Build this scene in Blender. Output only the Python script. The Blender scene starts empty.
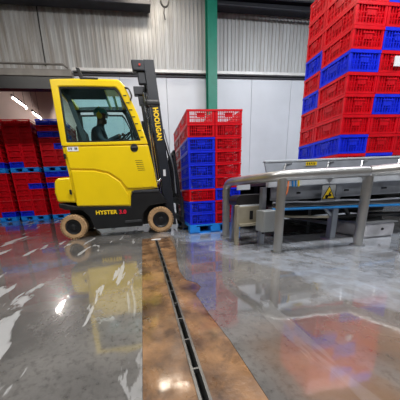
import bpy, bmesh, math, random
from mathutils import Vector, Matrix
random.seed(7)
S = bpy.context.scene
COL = S.collection

# ------------------------------------------------------------------ camera
YAW, PITCH, ROLL, CAM_H = 0.136, 0.243, 0.054, 0.64
fw = Vector((math.sin(YAW)*math.cos(PITCH), math.cos(YAW)*math.cos(PITCH), -math.sin(PITCH)))
rt = Vector((math.cos(YAW), -math.sin(YAW), 0))
dn = fw.cross(rt)
c_, s_ = math.cos(ROLL), math.sin(ROLL)
rt2, dn2 = c_*rt + s_*dn, -s_*rt + c_*dn
cd = bpy.data.cameras.new('camera')
cam = bpy.data.objects.new('camera', cd); COL.objects.link(cam)
M = Matrix((rt2, -dn2, -fw)).transposed().to_4x4()
M.translation = (0, 0, CAM_H)
cam.matrix_world = M
cd.sensor_width = 36; cd.lens = 207.5/400*36
cd.shift_x = 0.0652; cd.shift_y = 0.109
cd.clip_start = 0.02
S.camera = cam

# ------------------------------------------------------------------ world, view
w = bpy.data.worlds.new('world'); S.world = w; w.use_nodes = True
w.node_tree.nodes['Background'].inputs[0].default_value = (0.55, 0.6, 0.7, 1)
w.node_tree.nodes['Background'].inputs[1].default_value = 0.15
S.view_settings.view_transform = 'Standard'; S.view_settings.look = 'None'
S.view_settings.gamma = 1; S.view_settings.use_curve_mapping = False
S.view_settings.exposure = -0.42

# room lamps: (x, y, z, length along x, watts, colour)
LAMPS = [(-3.2, 1.7, 5.5, 2.4, 170, (1, .95, .88)), (0.52, 5.2, 5.2, 0.9, 34, (1, .86, .68)),
         (1.2, 1.5, 5.5, 2.4, 330, (1, .98, .96)), (5.0, 1.9, 5.5, 2.4, 340, (.9, .95, 1)),
         (-3.2, -3.0, 5.5, 2.4, 90, (1, .97, .92)), (1.2, -3.0, 5.5, 2.4, 150, (1, .98, .95)), (5.0, -3.0, 5.5, 2.4, 80, (.95, .97, 1))]

# ------------------------------------------------------------------ materials
def lin(r, g, b):
    f = lambda v: (v/255/12.92) if v/255 <= .04045 else ((v/255+.055)/1.055)**2.4
    return (f(r), f(g), f(b), 1)
MATS = {}
def mat(name, col, rough=.5, metal=0., var=.12, scale=6., bump=0., bscale=40., spec=.5, coat=0.):
    m = bpy.data.materials.new(name); m.use_nodes = True
    nt = m.node_tree; b = nt.nodes['Principled BSDF']
    b.inputs['Roughness'].default_value = rough; b.inputs['Metallic'].default_value = metal
    b.inputs['Specular IOR Level'].default_value = spec
    b.inputs['Coat Weight'].default_value = coat; b.inputs['Coat Roughness'].default_value = .08
    tc = nt.nodes.new('ShaderNodeTexCoord')
    n = nt.nodes.new('ShaderNodeTexNoise'); n.inputs['Scale'].default_value = scale; n.inputs['Detail'].default_value = 5
    nt.links.new(tc.outputs['Object'], n.inputs['Vector'])
    r = nt.nodes.new('ShaderNodeValToRGB')
    r.color_ramp.elements[0].position = .3; r.color_ramp.elements[1].position = .7
    r.color_ramp.elements[0].color = tuple(c*(1-var) for c in col[:3])+(1,)
    r.color_ramp.elements[1].color = tuple(min(1, c*(1+var)) for c in col[:3])+(1,)
    nt.links.new(n.outputs['Fac'], r.inputs[0]); nt.links.new(r.outputs[0], b.inputs['Base Color'])
    if bump:
        n2 = nt.nodes.new('ShaderNodeTexNoise'); n2.inputs['Scale'].default_value = bscale
        nt.links.new(tc.outputs['Object'], n2.inputs['Vector'])
        bp = nt.nodes.new('ShaderNodeBump'); bp.inputs['Strength'].default_value = bump; bp.inputs['Distance'].default_value = .01
        nt.links.new(n2.outputs['Fac'], bp.inputs['Height']); nt.links.new(bp.outputs[0], b.inputs['Normal'])
    MATS[name] = m
    return m
def emit(name, col, strength):
    m = bpy.data.materials.new(name); m.use_nodes = True
    b = m.node_tree.nodes['Principled BSDF']
    b.inputs['Base Color'].default_value = col
    b.inputs['Emission Color'].default_value = col; b.inputs['Emission Strength'].default_value = strength
    MATS[name] = m; return m
mat('yellow', lin(240, 206, 10), .28, coat=.5, var=.05, scale=3)
mat('yellow_letter', lin(250, 210, 30), .4, var=.03)
mat('red_letter', lin(230, 25, 60), .4, var=.03)
mat('black', lin(22, 23, 26), .4, var=.3)
mat('mast_black', lin(34, 38, 46), .33, var=.25, scale=4)
mat('dark_grey', lin(50, 52, 56), .5, var=.3)
mat('tyre', lin(176, 142, 104), .85, var=.3, scale=9, bump=.3)
mat('chrome', lin(205, 210, 215), .18, 1.)
mat('steel', lin(178, 180, 184), .3, .9, var=.1, scale=8, bump=.05)
mat('drain_steel', lin(128, 128, 126), .35, .8, var=.25, scale=12)
mat('rail_steel', lin(188, 188, 187), .36, .85, var=.12, scale=5, bump=.08, bscale=60)
mat('brushed', lin(206, 212, 220), .4, .15, var=.1, scale=4)
mat('beam_grey', lin(150, 156, 166), .42, .6, var=.18, scale=5)
mat('guard_grey', lin(118, 122, 130), .45, .4, var=.18, scale=5)
mat('beige_plate', lin(165, 158, 140), .5, .3, var=.2, scale=6)
mat('box_grey', lin(160, 164, 166), .4, .3, var=.08)
mat('belt', lin(30, 26, 28), .45, var=.3)
mat('blue_pipe', lin(20, 120, 190), .35, var=.1)
mat('hose_grey', lin(120, 125, 135), .5, var=.2)
mat('hose_orange', lin(200, 110, 60), .5)
mat('red_plastic', lin(206, 4, 26), .28, var=.16, scale=5)
mat('blue_plastic', lin(22, 44, 220), .28, var=.16, scale=5)
mat('pallet_blue', lin(20, 130, 224), .4, var=.12)
mat('white_card', lin(225, 228, 232), .5, var=.04)
mat('wall_white', lin(206, 212, 222), .38, var=.06, scale=1.5)
mat('hall_grey', lin(84, 82, 80), .6, var=.08, scale=1)
mat('pink_wall', lin(196, 176, 168), .6, var=.08, scale=1)
mat('green_steel', lin(12, 122, 102), .4, var=.12)
mat('ledge', lin(205, 205, 205), .45, .2, var=.1)
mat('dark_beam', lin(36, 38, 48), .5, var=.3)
mat('shutter_grey', lin(120, 116, 112), .5, .3, var=.15)
mat('ceiling_dark', lin(58, 56, 54), .7, var=.15)
mat('backroom_dark', lin(38, 32, 32), .8, var=.2)
mat('jacket', lin(26, 38, 48), .75, var=.25, scale=14)
mat('skin', lin(92, 60, 46), .5, var=.1)
mat('helmet_teal', lin(20, 120, 118), .4, var=.08)
mat('ear_yellow', lin(235, 200, 30), .4, var=.05)
mat('seat_black', lin(30, 30, 34), .7, var=.2)
mat('cab_liner', lin(58, 62, 66), .7, var=.15)
mat('concrete_block', lin(186, 186, 192), .35, var=.25, scale=7, bump=.2)
emit('tube_light', (1, .93, .88, 1), 480)
emit('lamp_face', (1, .97, .92, 1), 9)
mat('red_lamp', lin(210, 40, 25), .4)

def glass_mat(name, tint, gloss=.1):
    m = bpy.data.materials.new(name); m.use_nodes = True; nt = m.node_tree
    for n in list(nt.nodes): nt.nodes.remove(n)
    o = nt.nodes.new('ShaderNodeOutputMaterial'); mx = nt.nodes.new('ShaderNodeMixShader')
    t = nt.nodes.new('ShaderNodeBsdfTransparent'); t.inputs[0].default_value = tint
    g = nt.nodes.new('ShaderNodeBsdfGlossy'); g.inputs['Roughness'].default_value = .03
    mx.inputs[0].default_value = gloss
    nt.links.new(t.outputs[0], mx.inputs[1]); nt.links.new(g.outputs[0], mx.inputs[2]); nt.links.new(mx.outputs[0], o.inputs[0])
    MATS[name] = m; return m
glass_mat('cab_glass', (.82, .95, .95, 1), .04)

def corrugated_mat():
    m = mat('corrugated', lin(186, 190, 194), .5, .25, var=.05, scale=2)
    nt = m.node_tree; b = nt.nodes['Principled BSDF']
    tc = nt.nodes.new('ShaderNodeTexCoord'); mp = nt.nodes.new('ShaderNodeMapping')
    mp.inputs['Scale'].default_value = (7, 7, .5)
    nt.links.new(tc.outputs['Object'], mp.inputs[0])
    n = nt.nodes.new('ShaderNodeTexNoise'); n.inputs['Scale'].default_value = 1.; n.inputs['Detail'].default_value = 6
    nt.links.new(mp.outputs[0], n.inputs['Vector'])
    # brown streaks mixed in more heavily towards the left end
    sep = nt.nodes.new('ShaderNodeSeparateXYZ'); nt.links.new(tc.outputs['Object'], sep.inputs[0])
    mr = nt.nodes.new('ShaderNodeMapRange'); mr.inputs[1].default_value = -3.5; mr.inputs[2].default_value = 1.2
    mr.inputs[3].default_value = .95; mr.inputs[4].default_value = .38
    nt.links.new(sep.outputs[0], mr.inputs[0])
    mu = nt.nodes.new('ShaderNodeMath'); mu.operation = 'MULTIPLY'
    ra = nt.nodes.new('ShaderNodeMapRange'); ra.inputs[1].default_value = .25; ra.inputs[2].default_value = .65
    nt.links.new(n.outputs['Fac'], ra.inputs[0])
    nt.links.new(ra.outputs[0], mu.inputs[0]); nt.links.new(mr.outputs[0], mu.inputs[1])
    mx = nt.nodes.new('ShaderNodeMix'); mx.data_type = 'RGBA'
    old = b.inputs['Base Color'].links[0].from_socket
    nt.links.new(mu.outputs[0], mx.inputs[0]); nt.links.new(old, mx.inputs[6])
    mx.inputs[7].default_value = lin(112, 100, 86)
    nt.links.new(mx.outputs[2], b.inputs['Base Color'])
corrugated_mat()

def floor_mat(name, strip=False):
    m = bpy.data.materials.new(name); m.use_nodes = True; nt = m.node_tree; L = nt.links
    b = nt.nodes['Principled BSDF']
    tc = nt.nodes.new('ShaderNodeTexCoord')
    def noise(scale, detail=5, dist=0., vec=None, rough=.55):
        n = nt.nodes.new('ShaderNodeTexNoise'); n.inputs['Scale'].default_value = scale
        n.inputs['Detail'].default_value = detail; n.inputs['Distortion'].default_value = dist; n.inputs['Roughness'].default_value = rough
        L.new(vec if vec else tc.outputs['Object'], n.inputs['Vector']); return n.outputs['Fac']
    def ramp(fac, a, c, lo, hi):
        r = nt.nodes.new('ShaderNodeValToRGB'); e = r.color_ramp.elements
        e[0].position, e[1].position = a, c; e[0].color, e[1].color = lo, hi
        L.new(fac, r.inputs[0]); return r.outputs[0]
    def rng(fac, a, c, lo, hi):
        r = nt.nodes.new('ShaderNodeMapRange'); r.interpolation_type = 'SMOOTHSTEP'
        for i, v in enumerate((a, c, lo, hi)): r.inputs[i+1].default_value = v
        L.new(fac, r.inputs[0]); return r.outputs[0]
    def math_(op, x, y):
        n = nt.nodes.new('ShaderNodeMath'); n.operation = op; n.use_clamp = True
        for i, v in enumerate((x, y)):
            if isinstance(v, (int, float)): n.inputs[i].default_value = v
            else: L.new(v, n.inputs[i])
        return n.outputs[0]
    def mix(fac, x, y):
        n = nt.nodes.new('ShaderNodeMix'); n.data_type = 'RGBA'
        L.new(fac, n.inputs[0])
        for i, v in ((6, x), (7, y)):
            if isinstance(v, tuple): n.inputs[i].default_value = v
            else: L.new(v, n.inputs[i])
        return n.outputs[2]
    if strip:
        col = ramp(noise(5, 8, .3), .32, .66, lin(66, 45, 33), lin(150, 112, 76))
        col = mix(rng(noise(7, 10, .4, None, .72), .42, .70, 0, .85), col, lin(46, 32, 25))
        col = mix(rng(noise(3, 4), .58, .70, 0, .5), col, lin(150, 128, 104))
        wet = rng(noise(4, 4), .4, .6, 0., 1.)
        rough = rng(noise(9, 5), .3, .7, .22, .5)
        bstr, bdist = .5, .004
    else:
        sep = nt.nodes.new('ShaderNodeSeparateXYZ'); L.new(tc.outputs['Object'], sep.inputs[0])
        base = ramp(noise(1.6, 8, .4), .3, .7, lin(74, 73, 72), lin(136, 133, 130))
        base = mix(rng(noise(34, 6, 0, None, .7), .45, .7, 0, .55), base, lin(62, 60, 58))
        # pale worn screed to the right of the wet lane
        wob = noise(2.6, 6, .5)
        d = nt.nodes.new('ShaderNodeVectorMath'); d.operation = 'DOT_PRODUCT'
        L.new(tc.outputs['Object'], d.inputs[0]); d.inputs[1].default_value = (.93, .36, 0)
        a = nt.nodes.new('ShaderNodeMath'); a.operation = 'MULTIPLY_ADD'; L.new(wob, a.inputs[0]); a.inputs[1].default_value = .5; L.new(d.outputs['Value'], a.inputs[2])
        pale = rng(a.outputs[0], 1.62, 1.70, 0, 1)
        base = mix(math_('MULTIPLY', pale, rng(noise(7, 9, .3, None, .68), .35, .65, .3, 1)), base, lin(152, 158, 168))
        # brown reflection of the tall crate stack, painted into the near right floor
        brown = math_('MULTIPLY', rng(sep.outputs[0], .3, .55, 0, 1), rng(sep.outputs[1], .95, .55, 0, 1))
        brown = math_('MULTIPLY', brown, rng(noise(3.5, 6), .35, .6, .25, .85))
        base = mix(brown, base, lin(128, 100, 78))
        # pale scraped streaks
        mp = nt.nodes.new('ShaderNodeMapping'); mp.inputs['Rotation'].default_value = (0, 0, .9); mp.inputs['Scale'].default_value = (3.6, .8, 1)
        L.new(tc.outputs['Object'], mp.inputs[0])
        streak = math_('MULTIPLY', rng(noise(1.5, 5, .6, mp.outputs[0]), .60, .63, 0, .75), rng(sep.outputs[0], .1, -.3, .15, 1))
        col = mix(streak, base, lin(176, 177, 178))
        puddle = rng(noise(1.1, 3, .3), .38, .5, 1., .0)
        wet = math_('SUBTRACT', 1.0, math_('MULTIPLY', streak, .9))
        rough = rng(noise(2.2, 6), .3, .7, .08, .3)
        rough = math_('ADD', rough, math_('MULTIPLY', streak, .3))
        bstr, bdist = .22, .004
    L.new(col, b.inputs['Base Color'])
    L.new(rough, b.inputs['Roughness'])
    b.inputs['Specular IOR Level'].default_value = .6
    L.new(math_('MULTIPLY', wet, .9), b.inputs['Coat Weight'])
    b.inputs['Coat Roughness'].default_value = .065 if not strip else .09
    b.inputs['Coat IOR'].default_value = 2.4 if not strip else 2.0
    h = noise(55, 4); h2 = noise(3.2, 2, .8)
    bp = nt.nodes.new('ShaderNodeBump'); bp.inputs['Strength'].default_value = bstr; bp.inputs['Distance'].default_value = bdist
    L.new(h, bp.inputs['Height'])
    L.new(bp.outputs[0], b.inputs['Normal'])
    bp2 = nt.nodes.new('ShaderNodeBump'); bp2.inputs['Strength'].default_value = .12; bp2.inputs['Distance'].default_value = .01
    L.new(h2, bp2.inputs['Height']); L.new(bp2.outputs[0], b.inputs['Coat Normal'])
    MATS[name] = m; return m
floor_mat('floor_wet'); floor_mat('strip_brown', True)

# ------------------------------------------------------------------ mesh helpers
def box(bm, x0, x1, y0, y1, z0, z1):
    vs = [bm.verts.new(p) for p in ((x0,y0,z0),(x1,y0,z0),(x1,y1,z0),(x0,y1,z0),(x0,y0,z1),(x1,y0,z1),(x1,y1,z1),(x0,y1,z1))]
    for f in ((0,3,2,1),(4,5,6,7),(0,1,5,4),(1,2,6,5),(2,3,7,6),(3,0,4,7)): bm.faces.new([vs[i] for i in f])
    return vs
def prism(bm, pts, y0, y1):
    """polygon given in (x, z), extruded along y"""
    a = [bm.verts.new((x, y0, z)) for x, z in pts]; b = [bm.verts.new((x, y1, z)) for x, z in pts]
    bm.faces.new(a); bm.faces.new(b[::-1]); n = len(pts)
    for i in range(n): bm.faces.new((a[i], b[i], b[(i+1) % n], a[(i+1) % n]))
def flat_prism(bm, pts, z0, z1):
    a = [bm.verts.new((x, y, z0)) for x, y in pts]; b = [bm.verts.new((x, y, z1)) for x, y in pts]
    bm.faces.new(a[::-1]); bm.faces.new(b); n = len(pts)
    for i in range(n): bm.faces.new((a[i], a[(i+1) % n], b[(i+1) % n], b[i]))
def ring(bm, outer, inner, y0, y1):
    """frame between two polygons of equal length in (x, z), extruded along y"""
    n = len(outer)
    def row(pts, y): return [bm.verts.new((x, y, z)) for x, z in pts]
    o0, i0, o1, i1 = row(outer, y0), row(inner, y0), row(outer, y1), row(inner, y1)
    for i in range(n):
        j = (i+1) % n
        bm.faces.new((o0[i], o0[j], i0[j], i0[i])); bm.faces.new((o1[i], i1[i], i1[j], o1[j]))
        bm.faces.new((o0[i], o1[i], o1[j], o0[j])); bm.faces.new((i0[i], i0[j], i1[j], i1[i]))
def cyl(bm, p0, p1, r0, r1=None, n=16, cap=True):
    r1 = r0 if r1 is None else r1
    p0, p1 = Vector(p0), Vector(p1); d = (p1-p0).normalized()
    u = d.cross(Vector((0, 0, 1)) if abs(d.z) < .9 else Vector((1, 0, 0))).normalized(); v = d.cross(u)
    rows = []
    for p, r in ((p0, r0), (p1, r1)):
        rows.append([bm.verts.new(p + r*(math.cos(2*math.pi*k/n)*u + math.sin(2*math.pi*k/n)*v)) for k in range(n)])
    for k in range(n): bm.faces.new((rows[0][k], rows[0][(k+1) % n], rows[1][(k+1) % n], rows[1][k]))
    if cap: bm.faces.new(rows[0][::-1]); bm.faces.new(rows[1])
def tube(bm, pts, r, n=10):
    pts = [Vector(p) for p in pts]; rows = []
    u = None
    for i, p in enumerate(pts):
        d = ((pts[i+1] if i < len(pts)-1 else p) - (pts[i-1] if i else p)).normalized()
        if u is None: u = d.cross(Vector((0, 0, 1)) if abs(d.z) < .9 else Vector((1, 0, 0))).normalized()
        u = (u - d*u.dot(d)).normalized(); v = d.cross(u)
        rows.append([bm.verts.new(p + r*(math.cos(2*math.pi*k/n)*u + math.sin(2*math.pi*k/n)*v)) for k in range(n)])
    for a, b in zip(rows, rows[1:]):
        for k in range(n): bm.faces.new((a[k], a[(k+1) % n], b[(k+1) % n], b[k]))
    bm.faces.new(rows[0][::-1]); bm.faces.new(rows[-1])
def bezier(pts, r=.12, seg=6):
    """round the corners of a polyline"""
    pts = [Vector(p) for p in pts]; out = [pts[0]]
    for i in range(1, len(pts)-1):
        p = pts[i]; a = p + (pts[i-1]-p).normalized()*r; b = p + (pts[i+1]-p).normalized()*r
        for k in range(seg+1):
            t = k/seg; out.append((1-t)**2*a + 2*t*(1-t)*p + t*t*b)
    return out + [pts[-1]]
def lathe_y(bm, prof, cx, cz, n=28):
    """profile of (y, r) turned about the axis along y through (cx, cz)"""
    rows = [[bm.verts.new((cx+r*math.cos(2*math.pi*k/n), y, cz+r*math.sin(2*math.pi*k/n))) for k in range(n)] for y, r in prof]
    for a, b in zip(rows, rows[1:]):
        for k in range(n): bm.faces.new((a[k], a[(k+1) % n], b[(k+1) % n], b[k]))
    bm.faces.new(rows[0][::-1]); bm.faces.new(rows[-1])
def sphere(bm, c, rx, ry, rz, u=14, v=10):
    r = bmesh.ops.create_uvsphere(bm, u_segments=u, v_segments=v, radius=1)
    for q in r['verts']: q.co = Vector((c[0]+q.co.x*rx, c[1]+q.co.y*ry, c[2]+q.co.z*rz))
    return r['verts']
def wloc(o):
    v = Vector((0, 0, 0))
    while o: v += o.location; o = o.parent
    return v
def obj(name, bm, m, parent=None, bevel=0., smooth=False, seg=2):
    bmesh.ops.recalc_face_normals(bm, faces=bm.faces)
    me = bpy.data.meshes.new(name); bm.to_mesh(me); bm.free()
    me.materials.append(MATS[m] if isinstance(m, str) else m)
    if parent: me.transform(Matrix.Translation(-wloc(parent)))
    o = bpy.data.objects.new(name, me); COL.objects.link(o); o.parent = parent
    if smooth:
        for p in me.polygons: p.use_smooth = True
        try: me.set_sharp_from_angle(angle=math.radians(40))
        except Exception: pass
    if bevel:
        b = o.modifiers.new('bevel', 'BEVEL'); b.width = bevel; b.segments = seg; b.limit_method = 'ANGLE'
    return o
def tag(o, label, cat, group=None):
    o['label'] = label; o['category'] = cat
    if group: o['group'] = group
    return o
def thing(name, label, cat, loc, group=None):
    o = bpy.data.objects.new(name, None); COL.objects.link(o); o.location = loc; o.empty_display_size = .1
    return tag(o, label, cat, group)
def struct(name, bm, m, label=None, **k):
    o = obj(name, bm, m, **k); o['kind'] = 'structure'
    if label: o['label'] = label
    return o
def bx(name, m, dims, parent=None, **k):
    bm = bmesh.new(); box(bm, *dims); return obj(name, bm, m, parent, **k)
def text(name, s, size, m, parent, mw, depth=.002, font_scale=1.0, bold=.0):
    cu = bpy.data.curves.new(name, 'FONT'); cu.body = s; cu.size = size; cu.extrude = depth; cu.offset = bold; cu.space_character = 1.05
    cu.align_x = 'CENTER'; cu.align_y = 'CENTER'
    t = bpy.data.objects.new('tmp_text', cu); COL.objects.link(t)
    dg = bpy.context.evaluated_depsgraph_get(); me = bpy.data.meshes.new_from_object(t.evaluated_get(dg))
    bpy.data.objects.remove(t); me.name = name
    me.transform(Matrix.Diagonal((font_scale, 1, 1, 1))); me.transform(mw); me.transform(Matrix.Translation(-wloc(parent)))
    me.materials.clear(); me.materials.append(MATS[m])
    o = bpy.data.objects.new(name, me); COL.objects.link(o); o.parent = parent
    return o
FRONT = Matrix(((1,0,0,0),(0,0,-1,0),(0,1,0,0),(0,0,0,1)))   # text plane x,y -> x,z facing -y

# ------------------------------------------------------------------ room
WX0, WX1, WY0, WY, CZ = -9., 7.5, -6., 6., 5.9
SX0, SX1, SD = -.055, .34, 3.0          # brown strip either side of the drain
bm = bmesh.new()                         # floor slab with the strip cut out of it
EDGE = [(.345,-6),(.345,.0),(.335,.46),(.325,.74),(.30,.95),(.285,1.18),(.345,1.27),(.335,1.34),(.27,1.42),(.255,1.6),(.285,1.95),(.33,2.25),(.345,2.6),(.35,3.0)]
for pts in ([(WX0,WY0),(SX0,WY0),(SX0,SD),(SX0,11),(WX0,11)], [(SX0,SD)]+[(.35,SD)]+[(.35,11),(SX0,11)], EDGE+[(.35,11),(WX1,11),(WX1,WY0)]):
    flat_prism(bm, pts, -.12, 0.)
floor = struct('floor', bm, 'floor_wet', 'wet grey concrete factory floor with puddles and pale scraped streaks')
DX0, DX1 = .121, .163
bm = bmesh.new(); flat_prism(bm, [(SX0+.0008,WY0),(DX0,WY0),(DX0,SD-.12),(DX0,SD-.003),(SX0+.0008,SD-.003)], -.1, -.002)
obj('border_slab', bm, 'strip_brown', floor)['label'] = 'rusty brown floor strip beside the drain'
bm = bmesh.new(); flat_prism(bm, [(DX1,WY0)]+[(x-.0008,y) for x, y in EDGE[:-1]]+[(.346,SD-.003),(DX0+.001,SD-.003),(DX0+.001,SD-.12),(DX1,SD-.12)], -.1, -.002)
obj('border_slab', bm, 'strip_brown', floor)['label'] = 'rusty brown floor strip with ragged edge right of the drain'

dr = thing('floor_drain', 'long narrow steel slot drain set into the brown floor strip', 'drain', ((DX0+DX1)/2, 1.5, -.002))
bx('trough', 'black', (DX0+.001, DX1-.001, WY0, SD-.12, -.1, -.075), dr)
for x0, x1 in ((DX0, DX0+.010), (DX1-.010, DX1)):
    bx('edge_rail', 'drain_steel', (x0, x1, WY0, SD-.12, -.08, .002), dr)
y = .3
while y < SD-.2:
    bx('cross_bar', 'drain_steel', (DX0+.010, DX1-.010, y, y+.007, -.02, .001), dr); y += .16
bx('end_cap', 'white_card', (DX0-.045, DX1+.045, SD-.13, SD-.09, -.01, .003), dr)

# corrugated upper wall: sheets with a real trapezoid profile
wb = bpy.data.objects.new('wall_back', None); COL.objects.link(wb); wb.location = (0, WY, 0); wb['kind'] = 'structure'
wb['label'] = 'back wall of corrugated metal sheets over smooth white panels'
x = WX0; P = .2
while x < WX1-.1:
    bm = bmesh.new(); prof = []
    for k in range(5):
        xx = x+k*P
        prof += [(xx, 6.0), (xx+.05, 6.0), (xx+.062, 5.982), (xx+.088, 5.982), (xx+.10, 6.0), (xx+.15, 6.0), (xx+.162, 5.982), (xx+.188, 5.982)]
    prof.append((x+5*P-.004, 6.0))
    z0 = 3.5
    a = [bm.verts.new((px, py, z0)) for px, py in prof]; b = [bm.verts.new((px, py, CZ)) for px, py in prof]
    for i in range(len(prof)-1): bm.faces.new((a[i], a[i+1], b[i+1], b[i]))
    # back skin so that each sheet has thickness
    q = [bm.verts.new(p) for p in ((x, 6.05, z0), (x+5*P-.004, 6.05, z0), (x+5*P-.004, 6.05, CZ), (x, 6.05, CZ))]
    bm.faces.new(q)
    obj('corrugated_sheet', bm, 'corrugated', wb)
    x += 5*P
x = -1.45
while x < WX1-.05:                       # smooth lower panels
    x1 = min(x+1.15, WX1)
    bx('wall_panel', 'wall_white', (x+.004, x1-.004, 6.0, 6.06, 0, 3.46), wb, bevel=.004); x = x1
bx('backing', 'shutter_grey', (-1.45, WX1, 6.06, 6.1, 0, 3.5), wb)
bx('backing', 'shutter_grey', (WX0, WX1, 6.06, 6.1, 3.5, CZ), wb)
bx('wall_panel', 'wall_white', (WX0, -7.2, 6.0, 6.06, 0, 3.46), wb)
struct('trim_1', (lambda b: (box(b, -1.35, WX1, 5.90, 6.0, 3.50, 3.56), b)[1])(bmesh.new()), 'ledge', 'pale metal ledge under the corrugated sheets')
struct('trim_2', (lambda b: (box(b, -1.35, WX1, 5.97, 6.0, 3.44, 3.50), b)[1])(bmesh.new()), 'dark_beam', 'dark gap strip below the ledge')
# doorway lintel: shutter housing
sh = thing('shutter_housing', 'grey roller shutter housing above the dark doorway', 'shutter housing', (-4.3, 5.85, 3.4))
bx('casing', 'shutter_grey', (-7.3, -1.35, 5.78, 5.96, 3.32, 3.46), sh, bevel=.01)
bm = bmesh.new(); tube(bm, [(-7.3, 5.76, 3.54), (-1.5, 5.76, 3.54), (-1.4, 5.76, 3.47)], .022); obj('conduit', bm, 'shutter_grey', sh, smooth=True)
bx('bottom_seal', 'black', (-7.3, -1.35, 5.8, 5.96, 3.08, 3.32), sh)
struct('wall_left', (lambda b: (box(b, WX0-.1, WX0, WY0, 11, 0, CZ), b)[1])(bmesh.new()), 'hall_grey')
struct('wall_right', (lambda b: (box(b, WX1, WX1+.1, WY0, 6.1, 0, CZ), b)[1])(bmesh.new()), 'hall_grey')
struct('wall_front', (lambda b: (box(b, WX0, WX1, WY0-.1, WY0, 0, CZ), b)[1])(bmesh.new()), 'hall_grey')
struct('ceiling', (lambda b: (box(b, WX0, WX1, WY0, 6.1, CZ, CZ+.1), b)[1])(bmesh.new()), 'ceiling_dark')
# back room seen through the doorway
struct('wall_backroom', (lambda b: (box(b, WX0, 0, 11, 11.1, 0, 5.2), b)[1])(bmesh.new()), 'pink_wall')
struct('wall_backroom_side', (lambda b: (box(b, -.1, 0, 6.1, 11, 0, 5.2), b)[1])(bmesh.new()), 'pink_wall')
struct('ceiling_backroom', (lambda b: (box(b, WX0, 0, 6.1, 11.1, 5.2, 5.3), b)[1])(bmesh.new()), 'backroom_dark')
# green column
gc = thing('steel_column', 'dark green steel column standing against the white wall', 'column', (1.96, 5.8, 0))
bm = bmesh.new()
box(bm, 1.85, 2.08, 5.70, 5.715, .02, CZ); box(bm, 1.85, 2.08, 5.88, 5.895, .02, CZ); box(bm, 1.955, 1.975, 5.715, 5.88, .02, CZ)
obj('shaft', bm, 'green_steel', gc); bx('base_plate', 'green_steel', (1.78, 2.15, 5.62, 5.96, 0, .02), gc)
# beam high on the wall and the loop of cable that hangs from it
rb = thing('wall_beam', 'dark horizontal steel beam high across the corrugated wall', 'beam', (2.5, 5.72, 5.0))
bm = bmesh.new(); box(bm, 2.09, WX1, 5.76, 5.96, 4.80, 4.83); box(bm, 2.09, WX1, 5.76, 5.96, 4.96, 4.99); box(bm, 2.09, WX1, 5.85, 5.87, 4.83, 4.96)
obj('flange_beam', bm, 'dark_beam', rb)
bm = bmesh.new(); tube(bm, [(2.09, 5.72, 4.78), (4.5, 5.72, 4.75), (WX1, 5.72, 4.77)], .03); obj('conduit', bm, 'dark_beam', rb, smooth=True)
rb = thing('shade_band', 'added box for the shade along the top of the corrugated wall at left', 'shade band', (-3, 5.8, 5.15))  # added dark box that stands in for shade along the wall top
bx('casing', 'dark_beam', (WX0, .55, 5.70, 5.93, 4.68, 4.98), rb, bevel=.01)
bx('band_top', 'shutter_grey', (WX0, .55, 5.69, 5.94, 4.98, 5.0), rb)
bm = bmesh.new()
tube(bm, [(.86+.09*math.cos(t), 5.67, 4.75+.12*math.sin(t)) for t in [math.pi*2*k/20 for k in range(20)]]+[(.95, 5.67, 4.75)], .018)
tube(bm, [(.85, 5.67, 4.64), (.83, 5.67, 4.52), (.85, 5.67, 4.40)], .012)
tag(obj('cable_loop', bm, 'black', smooth=True), 'black cable loop hanging high on the corrugated wall', 'cable')
bm = bmesh.new(); tube(bm, [(-1.93, 5.955, 3.6), (-1.91, 5.955, 4.7)], .012)
tag(obj('wall_cable', bm, 'black', smooth=True), 'thin black cable running down the corrugated wall at left', 'cable')

# lamps
for i, (x, y, z, ln, wt, col) in enumerate(LAMPS):
    where = ('%s row, %s' % (('rear' if y < 0 else 'middle' if y < 3 else 'wall'), 'left' if x < 0 else 'centre' if x < 2 else 'right'))
    t = thing('ceiling_lamp', 'long ceiling light fixture, ' + where, 'ceiling lamp', (x, y, z), 'ceiling lights of the hall')
    bx('housing', 'white_card', (x-ln/2-.05, x+ln/2+.05, y-.16, y+.16, z, z+.08), t)
    bx('diffuser', 'lamp_face', (x-ln/2, x+ln/2, y-.13, y+.13, z-.02, z), t)
    for s in (-1, 1): bx('hanger', 'steel', (x+s*ln*.4-.01, x+s*ln*.4+.01, y-.01, y+.01, z+.08, CZ), t)
    ld = bpy.data.lights.new('lamp_light', 'AREA'); ld.shape = 'RECTANGLE'; ld.size = ln; ld.size_y = .26; ld.energy = wt; ld.color = col
    lo = bpy.data.objects.new('lamp_light', ld); COL.objects.link(lo); lo.parent = t; lo.location = (0, 0, -.03)
for y0, y1, wt, nm in ((8.4, 9.25, 130, 'nearer'), (9.7, 10.4, 130, 'farther')):
    ym = (y0+y1)/2
    t = thing('tube_lamp', nm + ' bright fluorescent tube above the crates in the doorway', 'lamp', (-3.9, ym, 3.9), 'tubes in the back room')
    bm = bmesh.new(); cyl(bm, (-3.9, y0, 3.9), (-3.9, y1, 3.9), .013); obj('tube', bm, 'tube_light', t, smooth=True)
    bx('batten', 'backroom_dark', (-3.93, -3.87, y0-.04, y1+.04, 3.94, 3.99), t)
    for s in (y0+.1, y1-.1): bx('hanger', 'black', (-3.905, -3.895, s, s+.01, 3.99, 5.2), t)

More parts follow.
